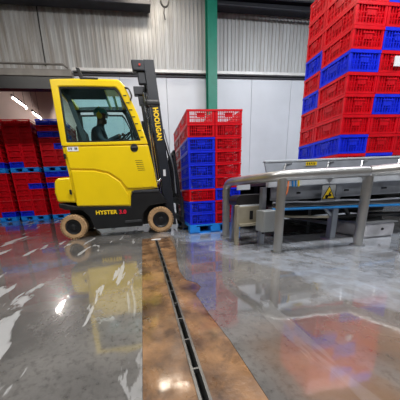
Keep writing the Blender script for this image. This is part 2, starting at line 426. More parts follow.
# ------------------------------------------------------------------ crates and pallets
def crate_mesh(name, L, W, H, m, nx, ny, fine=True, solid=False, inset=0.):
    """stacking crate: open lattice walls, rims, corner posts, hand grips; origin at the centre of its base"""
    bm = bmesh.new(); t = .012; x, y = L/2, W/2
    box(bm, -x+t, x-t, -y+t, y-t, .006, .014)
    rimh = H*.14
    for z0, z1, o in ((H-rimh-.004, H-.004, 0), (0.002, H*.10, .004)):
        box(bm, -x+o, x-o, -y+o, -y+o+t, z0, z1); box(bm, -x+o, x-o, y-o-t, y-o, z0, z1)
        box(bm, -x+o, -x+o+t, -y+o+t, y-o-t, z0, z1); box(bm, x-o-t, x-o, -y+o+t, y-o-t, z0, z1)
    zl, zh = H*.10, H-rimh-.004
    for sx in (-1, 1):
        for sy in (-1, 1):
            cx, cy = sx*(x-.02), sy*(y-.02); box(bm, cx-.016, cx+.016, cy-.016, cy+.016, zl, zh)
    if inset: zl = H*.05
    def wall(length, n, place0):
        place = lambda u0, u1, d0, d1, z0, z1: place0(u0, u1, d0+inset, d1+inset, z0, z1)
        # place(u0, u1, d0, d1, z0, z1): a bar of the wall, u along the wall, d inwards
        hw = length/2-.036
        for k in range(n+1):
            u = -hw+2*hw*k/n; wd = .007 if k % 3 else .012
            place(u-wd/2, u+wd/2, .004, .014, zl, zh)
        for f in ((.34, .62) if fine else (.34, .67)):
            z = zl+(zh-zl)*f; place(-hw, hw, .007, .014, z-.004, z+.004)
        place(-hw*.34, hw*.34, .004, .013, zl+(zh-zl)*.45, zl+(zh-zl)*.78)      # plain panel under the grip
        place(-hw*.42, hw*.42, .000, .012, zl+(zh-zl)*.78, zl+(zh-zl)*.86)
    if solid:
        q = .024+inset
        box(bm, -x+.03, x-.03, -y+q, -y+q+.004, zl, zh); box(bm, -x+.03, x-.03, y-q-.004, y-q, zl, zh)
        box(bm, -x+q, -x+q+.004, -y+.03, y-.03, zl, zh); box(bm, x-q-.004, x-q, -y+.03, y-.03, zl, zh)
    wall(L, nx, lambda u0,u1,d0,d1,z0,z1: box(bm, u0, u1, -y+d0, -y+d1, z0, z1))
    wall(L, nx, lambda u0,u1,d0,d1,z0,z1: box(bm, u0, u1, y-d1, y-d0, z0, z1))
    wall(W, ny, lambda u0,u1,d0,d1,z0,z1: box(bm, -x+d0, -x+d1, u0, u1, z0, z1))
    wall(W, ny, lambda u0,u1,d0,d1,z0,z1: box(bm, x-d1, x-d0, u0, u1, z0, z1))
    bmesh.ops.recalc_face_normals(bm, faces=bm.faces)
    me = bpy.data.meshes.new(name); bm.to_mesh(me); bm.free(); me.materials.append(MATS[m]); return me
def put(name, me, loc, label, cat, group, rz=0.):
    o = bpy.data.objects.new(name, me); COL.objects.link(o); o.location = loc; o.rotation_euler.z = rz
    return tag(o, label, cat, group)
ORD = ['bottom', 'second', 'third', 'fourth', 'fifth', 'sixth', 'seventh', 'eighth', 'ninth', 'tenth', 'eleventh']
CN = {'r': 'red', 'b': 'blue'}; CM = {'r': 'red_plastic', 'b': 'blue_plastic'}

PAL = {}
def pallet(x0, y0, wx, wy, z, label, group):
    """plastic pallet: deck, nine blocks, three runners"""
    key = (round(wx, 3), round(wy, 3)); H = .14
    t = thing('pallet', label, 'pallet', (x0+wx/2, y0+wy/2, z), group)
    if key not in PAL:
        bl = []
        bm = bmesh.new(); n = 6; g = .015; bwid = (wy-(n-1)*g)/n
        for k in range(n): yy = -wy/2+k*(bwid+g); box(bm, -wx/2, wx/2, yy, yy+bwid, H-.025, H-.002)
        for xx in (-wx/2, -.05, wx/2-.1): box(bm, xx, xx+.1, -wy/2, wy/2, H-.04, H-.025)
        bl.append(('deck', bm))
        for i in range(3):
            for j in range(3):
                cx, cy = (-wx/2+.075, 0, wx/2-.075)[i], (-wy/2+.075, 0, wy/2-.075)[j]
                b2 = bmesh.new(); box(b2, cx-.075, cx+.075, cy-.075, cy+.075, .022, H-.04); bl.append(('block', b2))
        for j in range(3):
            cy = (-wy/2+.075, 0, wy/2-.075)[j]; b2 = bmesh.new(); box(b2, -wx/2, wx/2, cy-.06, cy+.06, 0, .022); bl.append(('runner', b2))
        ms = []
        for nm, b in bl:
            bmesh.ops.recalc_face_normals(b, faces=b.faces); me = bpy.data.meshes.new(nm); b.to_mesh(me); b.free(); me.materials.append(MATS['pallet_blue']); ms.append((nm, me))
        PAL[key] = ms
    for nm, me in PAL[key]:
        o = bpy.data.objects.new(nm, me); COL.objects.link(o); o.parent = t
    return t

# --- stack in front of the forks (two by two, nine high)
AX, AY, AH = .683, 3.057, .1745
mA = {k: crate_mesh('crate_a_'+CN[k], .396, .596, AH, CM[k], 12, 15) for k in 'rb'}
pallet(AX, AY, .8, 1.2, 0, 'bright blue pallet under the crate stack beside the forklift', 'blue pallets')
FL = 'bbrbbbbrr'; FL = 'bbrbbbb'+'rr'
FR = 'rrbrrrrrr'; BL = 'rrbrrrrrr'; BR = 'rrrrrrrrr'
for k in range(9):
    for i, j, c, wh in ((0, 0, FL[k], 'front left'), (1, 0, FR[k], 'front right'), (0, 1, BL[k], 'back left'), (1, 1, BR[k], 'back right')):
        put('crate', mA[c], (AX+.2+.4*i+random.uniform(-.001, .001), AY+.3+.6*j+random.uniform(-.001, .001), .14+k*AH),
            '%s crate %s in stack beside forklift, %s' % (CN[c], wh, 'bottom layer' if k == 0 else 'top layer' if k == 8 else ORD[k]+' layer up'), 'crate', 'crates stacked beside the forklift',
            random.uniform(-.0015, .0015))

# --- tall stack on the conveyor
BX, BY, BH, BZ = 2.915, 2.9, .2615, .80
mB = {k: crate_mesh('crate_b_'+CN[k], .476, .496, BH, CM[k], 9, 8, True, True) for k in 'rb'}
mBs = {k: crate_mesh('crate_c_'+CN[k], .476, .336, BH, CM[k], 9, 5, True, True) for k in 'rb'}
C0 = 'rbrrrbrrrr'; C1 = 'brrbrrbrbr'; C2 = 'rrrbrrrrrb'; CL = 'rbrrbrbrrr'
card = []
for k in range(10):
    for i, c in enumerate((C0[k], C1[k], C2[k])):
        o = put('crate', mB[c], (BX+.24+.48*i, BY+.25, BZ+k*BH), '%s crate, %s, %s column of tall stack behind conveyor' % (CN[c], ORD[k]+(' row' if k else ' row'), ('corner', 'second', 'third')[i]), 'crate', 'tall crate stack behind the conveyor', random.uniform(-.0015, .0015))
        if k == 5 and i == 1: card.append(o)
    put('crate', mBs[CL[k]], (BX+.24, BY+.5+.17, BZ+k*BH), '%s narrow crate, %s row, rear column of tall stack behind conveyor' % (CN[CL[k]], ORD[k]), 'crate', 'tall crate stack behind the conveyor', random.uniform(-.0015, .0015))
bm = bmesh.new(); box(bm, -.02, .09, -.262, -.25, .07, .19)
c = bpy.data.objects.new('card', bpy.data.meshes.new('card')); bm.to_mesh(c.data); bm.free(); c.data.materials.append(MATS['white_card']); COL.objects.link(c); c.parent = card[0]; c['label'] = 'white paper card'

# --- three stacks in the back room, two pallets high
LH = .165
mL = {k: crate_mesh('crate_l_'+CN[k], .394, .596, LH, CM[k], 7, 9, False, True, .03) for k in 'rb'}
LOWER = {'leftmost': ['rb','rr','rr','rr','rr','rr','rr','rr'], 'middle': ['br','rr','rr','rr','rr','rb','rr','rr'], 'rightmost': ['rr','rr','rr','rr','rr','bb','rr','bb']}
UPPER = {'leftmost': ['bb','rr','rr','rr','rr','rr','rr','rr'], 'middle': ['br','rr','rr','rr','rr','rr','rr','rr'], 'rightmost': ['rr','rr','rr','rb','rr','bb','rr','bb']}
LY = 7.25
for nm, x0 in (('leftmost', -4.79), ('middle', -3.85), ('rightmost', -2.91)):
    z = 0
    for tier, rows in (('lower', LOWER[nm]), ('upper', UPPER[nm])):
        pallet(x0, LY, .80, 1.2, z, 'blue pallet, %s tier of %s crate stack in the doorway' % (tier, nm), 'blue pallets in the doorway')
        for k, cs in enumerate(rows):
            for i in range(2):
                for j in range(2):
                    c = cs[i] if j == 0 else 'r'
                    put('crate', mL[c], (x0+.2+.4*i, LY+.3+.6*j, z+.14+k*LH), '%s crate, %s %s, row %s, %s tier, %s doorway stack' % (CN[c], 'front' if j == 0 else 'back', ('left', 'right')[i], ORD[k] if k else 'one', tier, nm),
                        'crate', 'crates stacked in the doorway', random.uniform(-.0015, .0015))
        z += .14+len(rows)*LH

# ------------------------------------------------------------------ forklift
FY0, FY1 = 3.4, 4.5
fl = thing('forklift', 'yellow and black electric forklift truck with closed cab and black mast', 'forklift', (-.4, 3.95, 0))
Yc = (FY0+FY1)/2
WIN_O = [(-1.087, 2.185), (-.60, 2.19), (-.17, 2.185), (-.11, 2.12), (.045, 1.75), (.155, 1.36), (-.5, 1.36), (-1.075, 1.36)]
WIN_I = [(-.99, 2.10), (-.60, 2.105), (-.235, 2.10), (-.19, 2.05), (-.055, 1.74), (.05, 1.41), (-.5, 1.405), (-1.0, 1.405)]
for y0, y1, nm in ((FY0, FY0+.06, 'near'), (FY1-.05, FY1, 'far')):
    bm = bmesh.new(); ring(bm, WIN_O, WIN_I if nm == 'near' else [(x*1.0, z+(.05 if z > 2 else -.02)) for x, z in WIN_I], y0, y1)
    door = obj('cab_frame', bm, 'yellow' if nm == 'near' else 'black', fl, bevel=.012)
    bm = bmesh.new(); ring(bm, WIN_I, [(x+(.018 if x < -.5 else -.018 if x > -.5 else 0), z+(.018 if z < 1.5 else -.018 if z > 2.0 else 0)) for x, z in WIN_I], y0+.012, y0+.05); obj('window_seal', bm, 'black', door)
    bm = bmesh.new(); prism(bm, [(x*.999, z) for x, z in WIN_I], y0+.028, y0+.034); obj('window_pane', bm, 'cab_glass', door)
# slanted inner post and window bar inside the near window
for y in (FY0+.09,):
    bm = bmesh.new(); prism(bm, [(-.96, 2.1), (-.90, 2.1), (-.72, 1.38), (-.78, 1.38)], y, y+.03); obj('inner_post', bm, 'cab_liner', fl)
# door panel and lower body (near and far skins are one hull)
bm = bmesh.new()
prism(bm, [(-1.075, 1.36), (.155, 1.36), (.22, 1.0), (.255, .72), (.12, .705), (-.12, .70), (-.17, .62), (-.19, .455), (-1.0, .50), (-1.03, .72)], FY0+.015, FY0+.08)
body = obj('body', bm, 'yellow', fl, bevel=.018)
for nm, pts, y0, y1 in (('side_wall', [(-1.075, 1.36), (.155, 1.36), (.22, 1.0), (.255, .72), (.12, .705), (-.12, .70), (-.17, .62), (-.19, .455), (-1.0, .50), (-1.03, .72)], FY1-.08, FY1-.015),
                        ('battery_bay', [(-1.03, .84), (.235, .84), (.25, .72), (.12, .705), (-.12, .70), (-.17, .62), (-.19, .46), (-1.0, .505), (-1.03, .72)], FY0+.08, FY1-.08),
                        ('front_wall', [(.11, 1.36), (.155, 1.36), (.235, .84), (.19, .84)], FY0+.08, FY1-.08),
                        ('rear_wall', [(-1.075, 1.40), (-1.03, 1.40), (-1.0, .84), (-1.035, .84)], FY0+.08, FY1-.08)):
    bm = bmesh.new(); prism(bm, pts, y0, y1); obj(nm, bm, 'yellow', fl)
bm = bmesh.new(); prism(bm, [(-1.03, 1.345), (.13, 1.345), (.19, 1.0), (.215, .735), (-.06, .73), (-.22, .735), (-.30, .86), (-.46, .98), (-.66, 1.03), (-1.01, 1.05)], FY0-.004, FY0+.02)
obj('door_panel', bm, 'yellow', fl, bevel=.01)
bm = bmesh.new(); prism(bm, [(-1.0, 1.03), (-.67, 1.01), (-.475, .96), (-.32, .845), (-.24, .70), (-.215, .64), (-.205, .475), (-.99, .51)], FY0-.012, FY0+.018)
obj('battery_cover', bm, 'yellow', fl, bevel=.014)
for i in range(6): bx('louvre', 'black', (-.06+.006*i, .05+.006*i, FY0-.006, FY0-.003, 1.13-.028*i, 1.135-.028*i), body)
# door handle
bm = bmesh.new(); lathe_y(bm, [(FY0-.012, .05), (FY0-.004, .058)], -.055, 1.31, 20); h = obj('door_handle', bm, 'black', fl, smooth=True)
bx('lever', 'dark_grey', (-.095, -.015, FY0-.024, FY0-.012, 1.30, 1.325), h, bevel=.005)
lb = bx('door_sticker', 'white_card', (-1.0, -.85, FY0-.0065, FY0-.0042, 1.285, 1.345), fl)
for x in (-.985, -.955, -.90, -.88): bx('print', 'dark_grey', (x, x+.016, FY0-.0072, FY0-.0065, 1.305, 1.335), lb)
for z in (1.22, .72): bx('hinge', 'black', (-1.065, -1.035, FY0-.02, FY0+.01, z-.035, z+.035), fl, bevel=.006)
# counterweight
bm = bmesh.new()
prism(bm, [(-1.03, .94), (-1.22, .93), (-1.27, .88), (-1.29, .72), (-1.27, .58), (-1.0, .56)], FY0+.02, FY1-.02)
obj('counterweight', bm, 'yellow', fl, bevel=.03, seg=3)
# chassis
bm = bmesh.new()
prism(bm, [(-1.26, .57), (-.98, .50), (-.19, .455), (-.17, .62), (-.12, .70), (.14, .70), (.26, .70), (.36, .56), (.40, .48), (.10, .45), (.0, .34), (-.03, .13), (-.78, .13), (-.84, .34), (-.94, .45), (-1.18, .46), (-1.26, .50)], FY0+.005, FY1-.005)
obj('chassis', bm, 'black', fl, bevel=.012)
bx('inner_hull', 'black', (-1.2, .34, FY0+.28, FY1-.28, .12, .5), fl)
bx('step', 'dark_grey', (-.30, -.04, FY0-.015, FY0+.02, .20, .24), fl, bevel=.006)
bx('fender_plate', 'dark_grey', (-.16, .27, FY0-.006, FY0+.03, .665, .685), fl)
text('maker_name', 'HYSTER', .085, 'yellow_letter', fl, Matrix.Translation((-.575, FY0-.001, .385)) @ Matrix.Rotation(.03, 4, 'Y') @ FRONT, bold=.003, font_scale=1.05)
text('capacity_mark', '3.0', .085, 'red_letter', fl, Matrix.Translation((-.325, FY0-.001, .377)) @ Matrix.Rotation(.03, 4, 'Y') @ FRONT, bold=.003, font_scale=1.05)
# roof
bm = bmesh.new(); prism(bm, [(-1.087, 2.16), (-1.07, 2.2), (-.62, 2.215), (-.2, 2.21), (-.13, 2.16)], FY0+.03, FY0+.46)
roof = obj('roof', bm, 'yellow', fl, bevel=.012); roof['label'] = 'yellow overhead guard with glass panel'
bm = bmesh.new(); prism(bm, [(-1.087, 2.16), (-1.07, 2.2), (-.62, 2.215), (-.2, 2.21), (-.13, 2.16)], FY1-.10, FY1-.03); obj('roof_rail', bm, 'cab_liner', roof)
for x0, x1 in ((-1.08, -.99), (-.45, -.41), (-.33, -.29), (-.22, -.14)): bx('roof_bar', 'yellow', (x0, x1, FY0+.46, FY1-.10, 2.165, 2.205), roof)
bx('roof_glass', 'cab_glass', (-.99, -.22, FY0+.46, FY1-.10, 2.155, 2.16), roof)
bx('roof_liner', 'cab_liner', (-1.03, -.42, FY0+.07, FY0+.46, 2.12, 2.158), roof)
bm = bmesh.new(); prism(bm, [(-.74, 2.34), (-.69, 2.335), (-.66, 2.23), (-.46, 2.225), (-.46, 2.19), (-.70, 2.19)], FY0+.03, FY0+.12)
obj('roof_bracket', bm, 'black', fl, bevel=.006)
bm = bmesh.new(); tube(bm, bezier([(-.13, FY0+.02, 2.1), (-.06, FY0-.02, 2.08), (-.02, FY0-.02, 1.98), (-.05, FY0-.02, 1.93)], .03), .011); obj('mirror_arm', bm, 'black', fl, smooth=True)
# rear window, windscreen
for nm, a, b in (('rear', (-1.06, 1.40), (-1.075, 2.12)), ('front', (.11, 1.40), (-.14, 2.1))):
    bm = bmesh.new(); dx = .012
    prism(bm, [(a[0]-dx, a[1]), (a[0]+dx, a[1]), (b[0]+dx, b[1]), (b[0]-dx, b[1])], FY0+.07, FY1-.07)
    obj('%s_glass' % nm, bm, 'cab_glass', fl)
for i in range(7):                                     # dark guard bars of the windscreen pillar
    z = 1.45+i*.09; x = .105-(z-1.4)*.36
    bx('pillar_vent', 'black', (x-.035, x+.01, FY0-.003, FY0+.01, z, z+.012), fl)
# cab interior
bx('cab_floor', 'black', (-.99, .18, FY0+.085, FY1-.085, .845, .895), fl)
bm = bmesh.new(); prism(bm, [(.04, 1.1), (.14, 1.1), (.10, 1.50), (.02, 1.52), (-.06, 1.42)], FY0+.1, FY1-.1); obj('dashboard', bm, 'black', fl, bevel=.015)
bm = bmesh.new(); tube(bm, [(.0, Yc, 1.35), (-.16, Yc, 1.50)], .022); obj('steering_column', bm, 'black', fl, smooth=True)
stw = bmesh.new(); n = Vector((-.62, 0, .78)).normalized(); u = Vector((0, 1, 0)); v = n.cross(u); c0 = Vector((-.19, Yc, 1.575))
tube(stw, [c0+.15*(math.cos(t)*u+math.sin(t)*v) for t in [2*math.pi*k/24 for k in range(25)]], .014, 8)
for a in (0, 2.1, 4.2): tube(stw, [c0, c0+.15*(math.cos(a)*u+math.sin(a)*v)], .01, 6)
obj('steering_wheel', stw, 'black', fl, smooth=True)
bm = bmesh.new(); box(bm, -.86, -.42, Yc-.24, Yc+.24, .98, 1.11); obj('seat', bm, 'seat_black', fl, bevel=.04)
bm = bmesh.new(); prism(bm, [(-.90, 1.08), (-.78, 1.08), (-.84, 1.72), (-.93, 1.72)], Yc-.23, Yc+.23); obj('backrest', bm, 'seat_black', fl, bevel=.03)
bx('seat_base', 'black', (-.82, -.45, Yc-.2, Yc+.2, .895, .98), fl)
bm = bmesh.new(); box(bm, -.55, -.15, Yc-.36, Yc-.28, 1.38, 1.43); obj('armrest', bm, 'seat_black', fl, bevel=.015)
bm = bmesh.new(); tube(bm, [(-.06, Yc-.32, 1.4), (-.085, Yc-.32, 1.62)], .02); obj('lever', bm, 'black', fl, smooth=True)
# wheels
def wheel(cx, R, y0, y1, near):
    s = 1 if near else -1
    a, b = (y0, y1) if near else (y1, y0)
    wdt = abs(y1-y0); sh = R*.12
    bm = bmesh.new()
    lathe_y(bm, [(a+s*.09, R*.60), (a+s*.004, R*.64), (a, R*.86), (a+s*.02, R*.97), (a+s*.05, R), (b-s*.05, R), (b-s*.02, R*.97), (b, R*.86), (b-s*.01, R*.6)], cx, R, 40)
    t = obj('wheel', bm, 'tyre', fl, smooth=True); t['label'] = 'tan rubber tyre with black hub'
    for k in range(30):                                # tread lugs on the shoulder
        an = 2*math.pi*k/30; p = Vector((cx+R*.955*math.cos(an), a+s*.012, R+R*.955*math.sin(an)))
        bm = bmesh.new(); cyl(bm, p-Vector((0, .012, 0)), p+Vector((0, .012, 0)), .011, n=6)
        if k % 1 == 0: obj('tread_lug', bm, 'tyre', t)
    bm = bmesh.new(); lathe_y(bm, [(a+s*.032, R*.62), (a+s*.012, R*.58), (a+s*.02, R*.48), (a+s*.05, R*.40), (a+s*.05, R*.22), (a+s*.0, R*.20), (a-s*.004, R*.16)], cx, R, 32)
    obj('hub', bm, 'black', t, smooth=True)
    for k in range(6):
        an = 2*math.pi*k/6; p = Vector((cx+R*.31*math.cos(an), a+s*.045, R+R*.31*math.sin(an)))
        bm = bmesh.new(); cyl(bm, p-Vector((0, .012, 0)), p+Vector((0, .012, 0)), .012, n=6); obj('wheel_nut', bm, 'dark_grey', t)
for near in (True, False):
    yy = (FY0-.01, FY0+.22) if near else (FY1-.22, FY1+.01)
    wheel(.272, .212, *yy, near); wheel(-1.10, .192, *yy, near)
# mast (leans back)
def mx(z, off): return .53 - .089*(z-.1) + off        # x of the mast line at height z
def mbar(bm, o0, o1, y0, y1, z0, z1): prism(bm, [(mx(z0, o0), z0), (mx(z0, o1), z0), (mx(z1, o1), z1), (mx(z1, o0), z1)], y0, y1)
mast = None
for y0, y1 in ((3.52, 3.62), (4.28, 4.38)):
    bm = bmesh.new(); mbar(bm, -.135, .015, y0, y0+.02, .10, 2.5); mbar(bm, -.135, -.11, y0+.02, y1, .10, 2.5); mbar(bm, -.01, .015, y0+.02, y1, .10, 2.5)
    mast = obj('mast_channel', bm, 'mast_black', fl, bevel=.004)
    d = .11 if y0 < 4 else -.11
    ya, yb = sorted((y0+d, y0+d+.05))
    bm = bmesh.new(); mbar(bm, -.10, .0, ya, yb, .12, 2.44); obj('inner_channel', bm, 'black', fl)
    for o in (-.20, -.165):
        bm = bmesh.new(); tube(bm, [(mx(.5, o), y0+.03, .5), (mx(2.1, o), y0+.03, 2.1)], .012 if o < -.17 else .009, 8); obj('lift_chain', bm, 'chrome', fl, smooth=True)
    bm = bmesh.new(); tube(bm, [(mx(.3, -.24), y0+.06, .3), (mx(1.95, -.24), y0+.06, 1.95)], .026, 10); obj('lift_cylinder', bm, 'black', fl, smooth=True)
    bm = bmesh.new(); tube(bm, [(.16, y0+.02, .66), (mx(1.0, -.12), y0+.02, .86)], .028, 10); obj('tilt_cylinder', bm, 'chrome', fl, smooth=True)
    bm = bmesh.new(); mbar(bm, -.31, -.13, y0+.0, y1, 2.36, 2.5); mbar(bm, -.25, -.13, y0+.02, y1-.02, 2.2, 2.36); obj('mast_head', bm, 'mast_black', fl, bevel=.015)
    bm = bmesh.new(); mbar(bm, -.20, .02, y0-.02, y0+.06, 1.90, 2.00); obj('roller_guard', bm, 'black', fl, bevel=.035, seg=3)
for z0, z1, o in ((2.40, 2.5, -.08), (1.5, 1.58, -.13), (.22, .36, -.12)):
    bm = bmesh.new(); mbar(bm, o-.04, o+.03, 3.62, 4.28, z0, z1); obj('cross_member', bm, 'mast_black', fl, bevel=.008)
bx('marker_lamp', 'red_lamp', (mx(2.44, -.21), mx(2.44, -.185), 3.51, 3.522, 2.42, 2.445), fl)
text('mast_lettering', 'HOOLIGAN', .105, 'yellow_letter', fl, Matrix.Translation((mx(1.66, -.065), 3.5165, 1.66)) @ Matrix.Rotation(math.pi/2-.089, 4, 'Y') @ FRONT, bold=.004, font_scale=.80)
bx('mast_sticker', 'white_card', (mx(.95, -.085), mx(.95, -.045), 3.512, 3.519, .90, 1.0), fl)
# carriage and forks (the forks reach towards the pallet)
def cbar(nm, x0, x1, y0, y1, z0, z1, m='black'): return bx(nm, m, (x0, x1, y0, y1, z0, z1), fl, bevel=.005)
cbar('carriage_plate', .605, .645, 3.42, 4.40, .14, .24); cbar('carriage_plate', .585, .625, 3.42, 4.40, .44, .54)
for y in (3.42, 3.60, 3.78, 3.96, 4.14, 4.32):
    bm = bmesh.new(); prism(bm, [(.60, .54), (.63, .54), (.565, 1.25), (.535, 1.25)], y, y+.03); obj('load_backrest_bar', bm, 'black', fl)
bm = bmesh.new(); box(bm, .535, .565, 3.42, 4.35, 1.22, 1.27); obj('load_backrest_top', bm, 'black', fl)
for y in (3.45, 3.95):
    bm = bmesh.new(); prism(bm, [(.628, .56), (.668, .56), (.672, .085), (1.43, .06), (1.43, .045), (.64, .035)], y, y+.10); obj('fork', bm, 'dark_grey', fl)
bm = bmesh.new(); tube(bm, bezier([(mx(1.9, -.05), 3.66, 1.9), (mx(1.2, .06), 3.60, 1.2), (.52, 3.56, .7), (.60, 3.5, .5)], .1), .014, 8); obj('hose', bm, 'black', fl, smooth=True)
bm = bmesh.new(); tube(bm, bezier([(mx(1.5, .02), 3.56, 1.6), (mx(1.0, .10), 3.52, 1.0), (.56, 3.5, .62)], .1), .010, 8); obj('hose', bm, 'hose_grey', fl, smooth=True)

# ------------------------------------------------------------------ driver
def skin_body(name, pts, edges, parent, root=0):
    me = bpy.data.meshes.new('skel'); me.from_pydata([p[:3] for p in pts], edges, [])
    o = bpy.data.objects.new('skel', me); COL.objects.link(o)
    sk = o.modifiers.new('skin', 'SKIN'); sk.use_smooth_shade = True; sk.use_x_symmetry = False
    sub = o.modifiers.new('sub', 'SUBSURF'); sub.levels = 2; sub.render_levels = 2
    for i, p in enumerate(pts):
        sv = me.skin_vertices[0].data[i]; r = p[3]; sv.radius = r if isinstance(r, tuple) else (r, r); sv.use_root = (i == root)
    dg = bpy.context.evaluated_depsgraph_get(); out = bpy.data.meshes.new_from_object(o.evaluated_get(dg)); bpy.data.objects.remove(o)
    out.name = name; return out
PX, PY, PZ = -.62, Yc, 1.195              # hips of the seated driver
pts = [(0,0,.03,.13),(.0,0,.22,(.145,.15)),(.0,0,.40,(.155,.165)),(.01,0,.50,(.115,.125)),(.035,0,.575,.055),(.06,0,.65,.072),(.072,0,.72,.082),(.07,0,.785,.07)]
ed = [(i, i+1) for i in range(7)]
hand_tips = []
for s in (-1, 1):
    b = len(pts)
    pts += [(0,s*.17,.47,.062),(.06,s*.25,.30,.056),(.13,s*.24,.26,.05),(.29,s*.15,.36,.038),(.365,s*.13,.395,.035)]
    ed += [(3, b),(b,b+1),(b+1,b+2),(b+2,b+3),(b+3,b+4)]
    b = len(pts)
    pts += [(.08,s*.10,.03,.095),(.26,s*.13,.06,.08),(.42,s*.14,.03,.066),(.47,s*.14,-.10,.052),(.47,s*.14,-.20,.042),(.56,s*.14,-.21,.034)]
    ed += [(0,b),(b,b+1),(b+1,b+2),(b+2,b+3),(b+3,b+4),(b+4,b+5)]
me = skin_body('person', pts, ed, None)
bm = bmesh.new(); bm.from_mesh(me)
for s in (-1, 1):                         # fingers curled round the wheel rim, thumb at the side
    for k, (dy, ln) in enumerate(((-.03, .05), (-.01, .058), (.01, .055), (.03, .044))):
        p = Vector((.375, s*.13+dy, .405)); tube(bm, [p, p+Vector((ln*.6, 0, .012)), p+Vector((ln*.95, 0, -.012)), p+Vector((ln*.7, 0, -.035))], .009, 6)
    p = Vector((.35, s*.13-s*.035, .40)); tube(bm, [p, p+Vector((.02, -s*.02, .01)), p+Vector((.05, -s*.02, .0))], .010, 6)
vs = sphere(bm, (.155, 0, .70), .014, .014, .018, 8, 6)        # nose
for y in (-.03, .03): sphere(bm, (.143, y, .728), .010, .012, .009, 8, 6)   # eyes
sphere(bm, (.140, 0, .655), .012, .026, .008, 8, 6)            # mouth
sphere(bm, (.115, 0, .628), .035, .04, .03, 8, 6)              # chin
for y in (-.082, .082): sphere(bm, (.06, y, .705), .02, .012, .03, 8, 6)    # ears
me.materials.clear()
bm.to_mesh(me); bm.free()
me.materials.append(MATS['jacket']); me.materials.append(MATS['skin'])
for p in me.polygons:
    c = p.center; p.use_smooth = True
    p.material_index = 1 if (c.z > .585 or (c.x > .325 and c.z > .25)) else 0
person = bpy.data.objects.new('person', me); COL.objects.link(person); person.location = (PX, PY, PZ)
tag(person, 'person in dark jacket, teal hard hat and yellow ear defenders driving the forklift', 'person')
bm = bmesh.new(); vs = sphere(bm, (.06, 0, .755), .112, .10, .095, 18, 12)
for v in vs:
    if v.co.z < .745: v.co.z = .745
cyl(bm, (.105, 0, .742), (.105, 0, .752), .082, n=18)
bm2 = bm; o = obj('hard_hat', bm2, 'helmet_teal', None, smooth=True); o.parent = person
for s in (-1, 1):
    bm = bmesh.new(); cyl(bm, (.05, s*.08, .70), (.05, s*.125, .70), .046, .038, 14); o = obj('ear_defender', bm, 'ear_yellow', None, smooth=True); o.parent = person
bm = bmesh.new(); tube(bm, [(.05, .10*math.cos(t), .70+.155*math.sin(t)) for t in [math.pi*k/12 for k in range(13)]], .008, 6); o = obj('headband', bm, 'ear_yellow', None); o.parent = person

# ------------------------------------------------------------------ conveyor
cv = thing('conveyor', 'stainless steel roller conveyor with side guard behind the tube barrier', 'conveyor', (2.6, 2.6, 0))
CX0, CX1 = 1.33, 5.2
bm = bmesh.new(); n = 1
a = [(2.13, .74), (2.20, .905), (2.215, .905), (2.145, .735)]
vv = [[bm.verts.new((x, y, z)) for y, z in a] for x in (CX0, CX1)]
for i in range(4): bm.faces.new((vv[0][i], vv[0][(i+1) % 4], vv[1][(i+1) % 4], vv[1][i]))
bm.faces.new(vv[0]); bm.faces.new(vv[1][::-1])
obj('side_guard', bm, 'guard_grey', cv)
bx('guard_lip', 'brushed', (CX0, CX1, 2.19, 2.24, .895, .915), cv, bevel=.004)
bm = bmesh.new(); box(bm, CX0-.02, CX1, 2.07, 2.13, .635, .735); obj('side_rail', bm, 'brushed', cv, bevel=.012)
bm = bmesh.new(); box(bm, CX0+.06, CX1, 2.14, 2.16, .49, .64); box(bm, CX0+.06, CX1, 2.10, 2.14, .49, .505); box(bm, CX0+.06, CX1, 2.10, 2.14, .62, .635); obj('channel_beam', bm, 'beam_grey', cv)
for x in (1.50, 2.02, 2.45, 2.95, 3.5):
    bm = bmesh.new(); vs = [(x-.07, 2.062, .735), (x+.07, 2.062, .735), (x, 2.062, .65)]
    A = [bm.verts.new(v) for v in vs]; Bv = [bm.verts.new((v[0], 2.07, v[2])) for v in vs]
    bm.faces.new(A); bm.faces.new(Bv[::-1])
    for i in range(3): bm.faces.new((A[i], Bv[i], Bv[(i+1) % 3], A[(i+1) % 3]))
    obj('gusset', bm, 'steel', cv)
    bm = bmesh.new(); tube(bm, [(x, 2.13, .74), (x+.06, 2.17, .87), (x+.14, 2.19, .88)], .010, 6); obj('guard_bracket', bm, 'steel', cv)
for x in (1.7, 2.3, 2.8):
    bm = bmesh.new(); cyl(bm, (x, 2.095, .56), (x, 2.14, .56), .010, n=8); obj('bolt', bm, 'black', cv)
bx('bed', 'dark_grey', (1.56, CX1, 2.25, 3.95, .66, .70), cv)
x = 1.62
while x < CX1:
    bm = bmesh.new(); cyl(bm, (x, 2.26, .748), (x, 3.94, .748), .045, n=12); obj('roller', bm, 'steel', cv, smooth=True); x += .12
bx('shade_pan', 'black', (1.56, CX1, 2.2, 3.93, .36, .40), cv)  # added pan that keeps the space under the conveyor dark
bx('wall_blocker', 'dark_grey', (1.56, CX1, 3.87, 3.89, .02, .66), cv)  # added panel, blocks the bright wall and its floor reflection
bx('far_rail', 'beam_grey', (1.56, CX1, 3.95, 4.01, .60, .80), cv)
for k, (z, m, r) in enumerate(((.468, 'hose_grey', .012), (.445, 'black', .014), (.425, 'hose_grey', .009), (.40, 'blue_pipe', .016))):
    bm = bmesh.new(); zz = lambda x: z-.028*(x-1.4)+.006*math.sin(x*9+k*2)*(m != 'blue_pipe')
    tube(bm, [(x, 2.09, zz(x)) for x in [1.38+.1*i for i in range(36)]], r, 8); obj('hose', bm, m, cv, smooth=True)
bm = bmesh.new(); tube(bm, bezier([(1.52, 2.05, .72), (1.50, 2.03, .56), (1.42, 2.03, .48), (1.40, 2.06, .42)], .05), .008, 6); obj('cable', bm, 'hose_orange', cv, smooth=True)
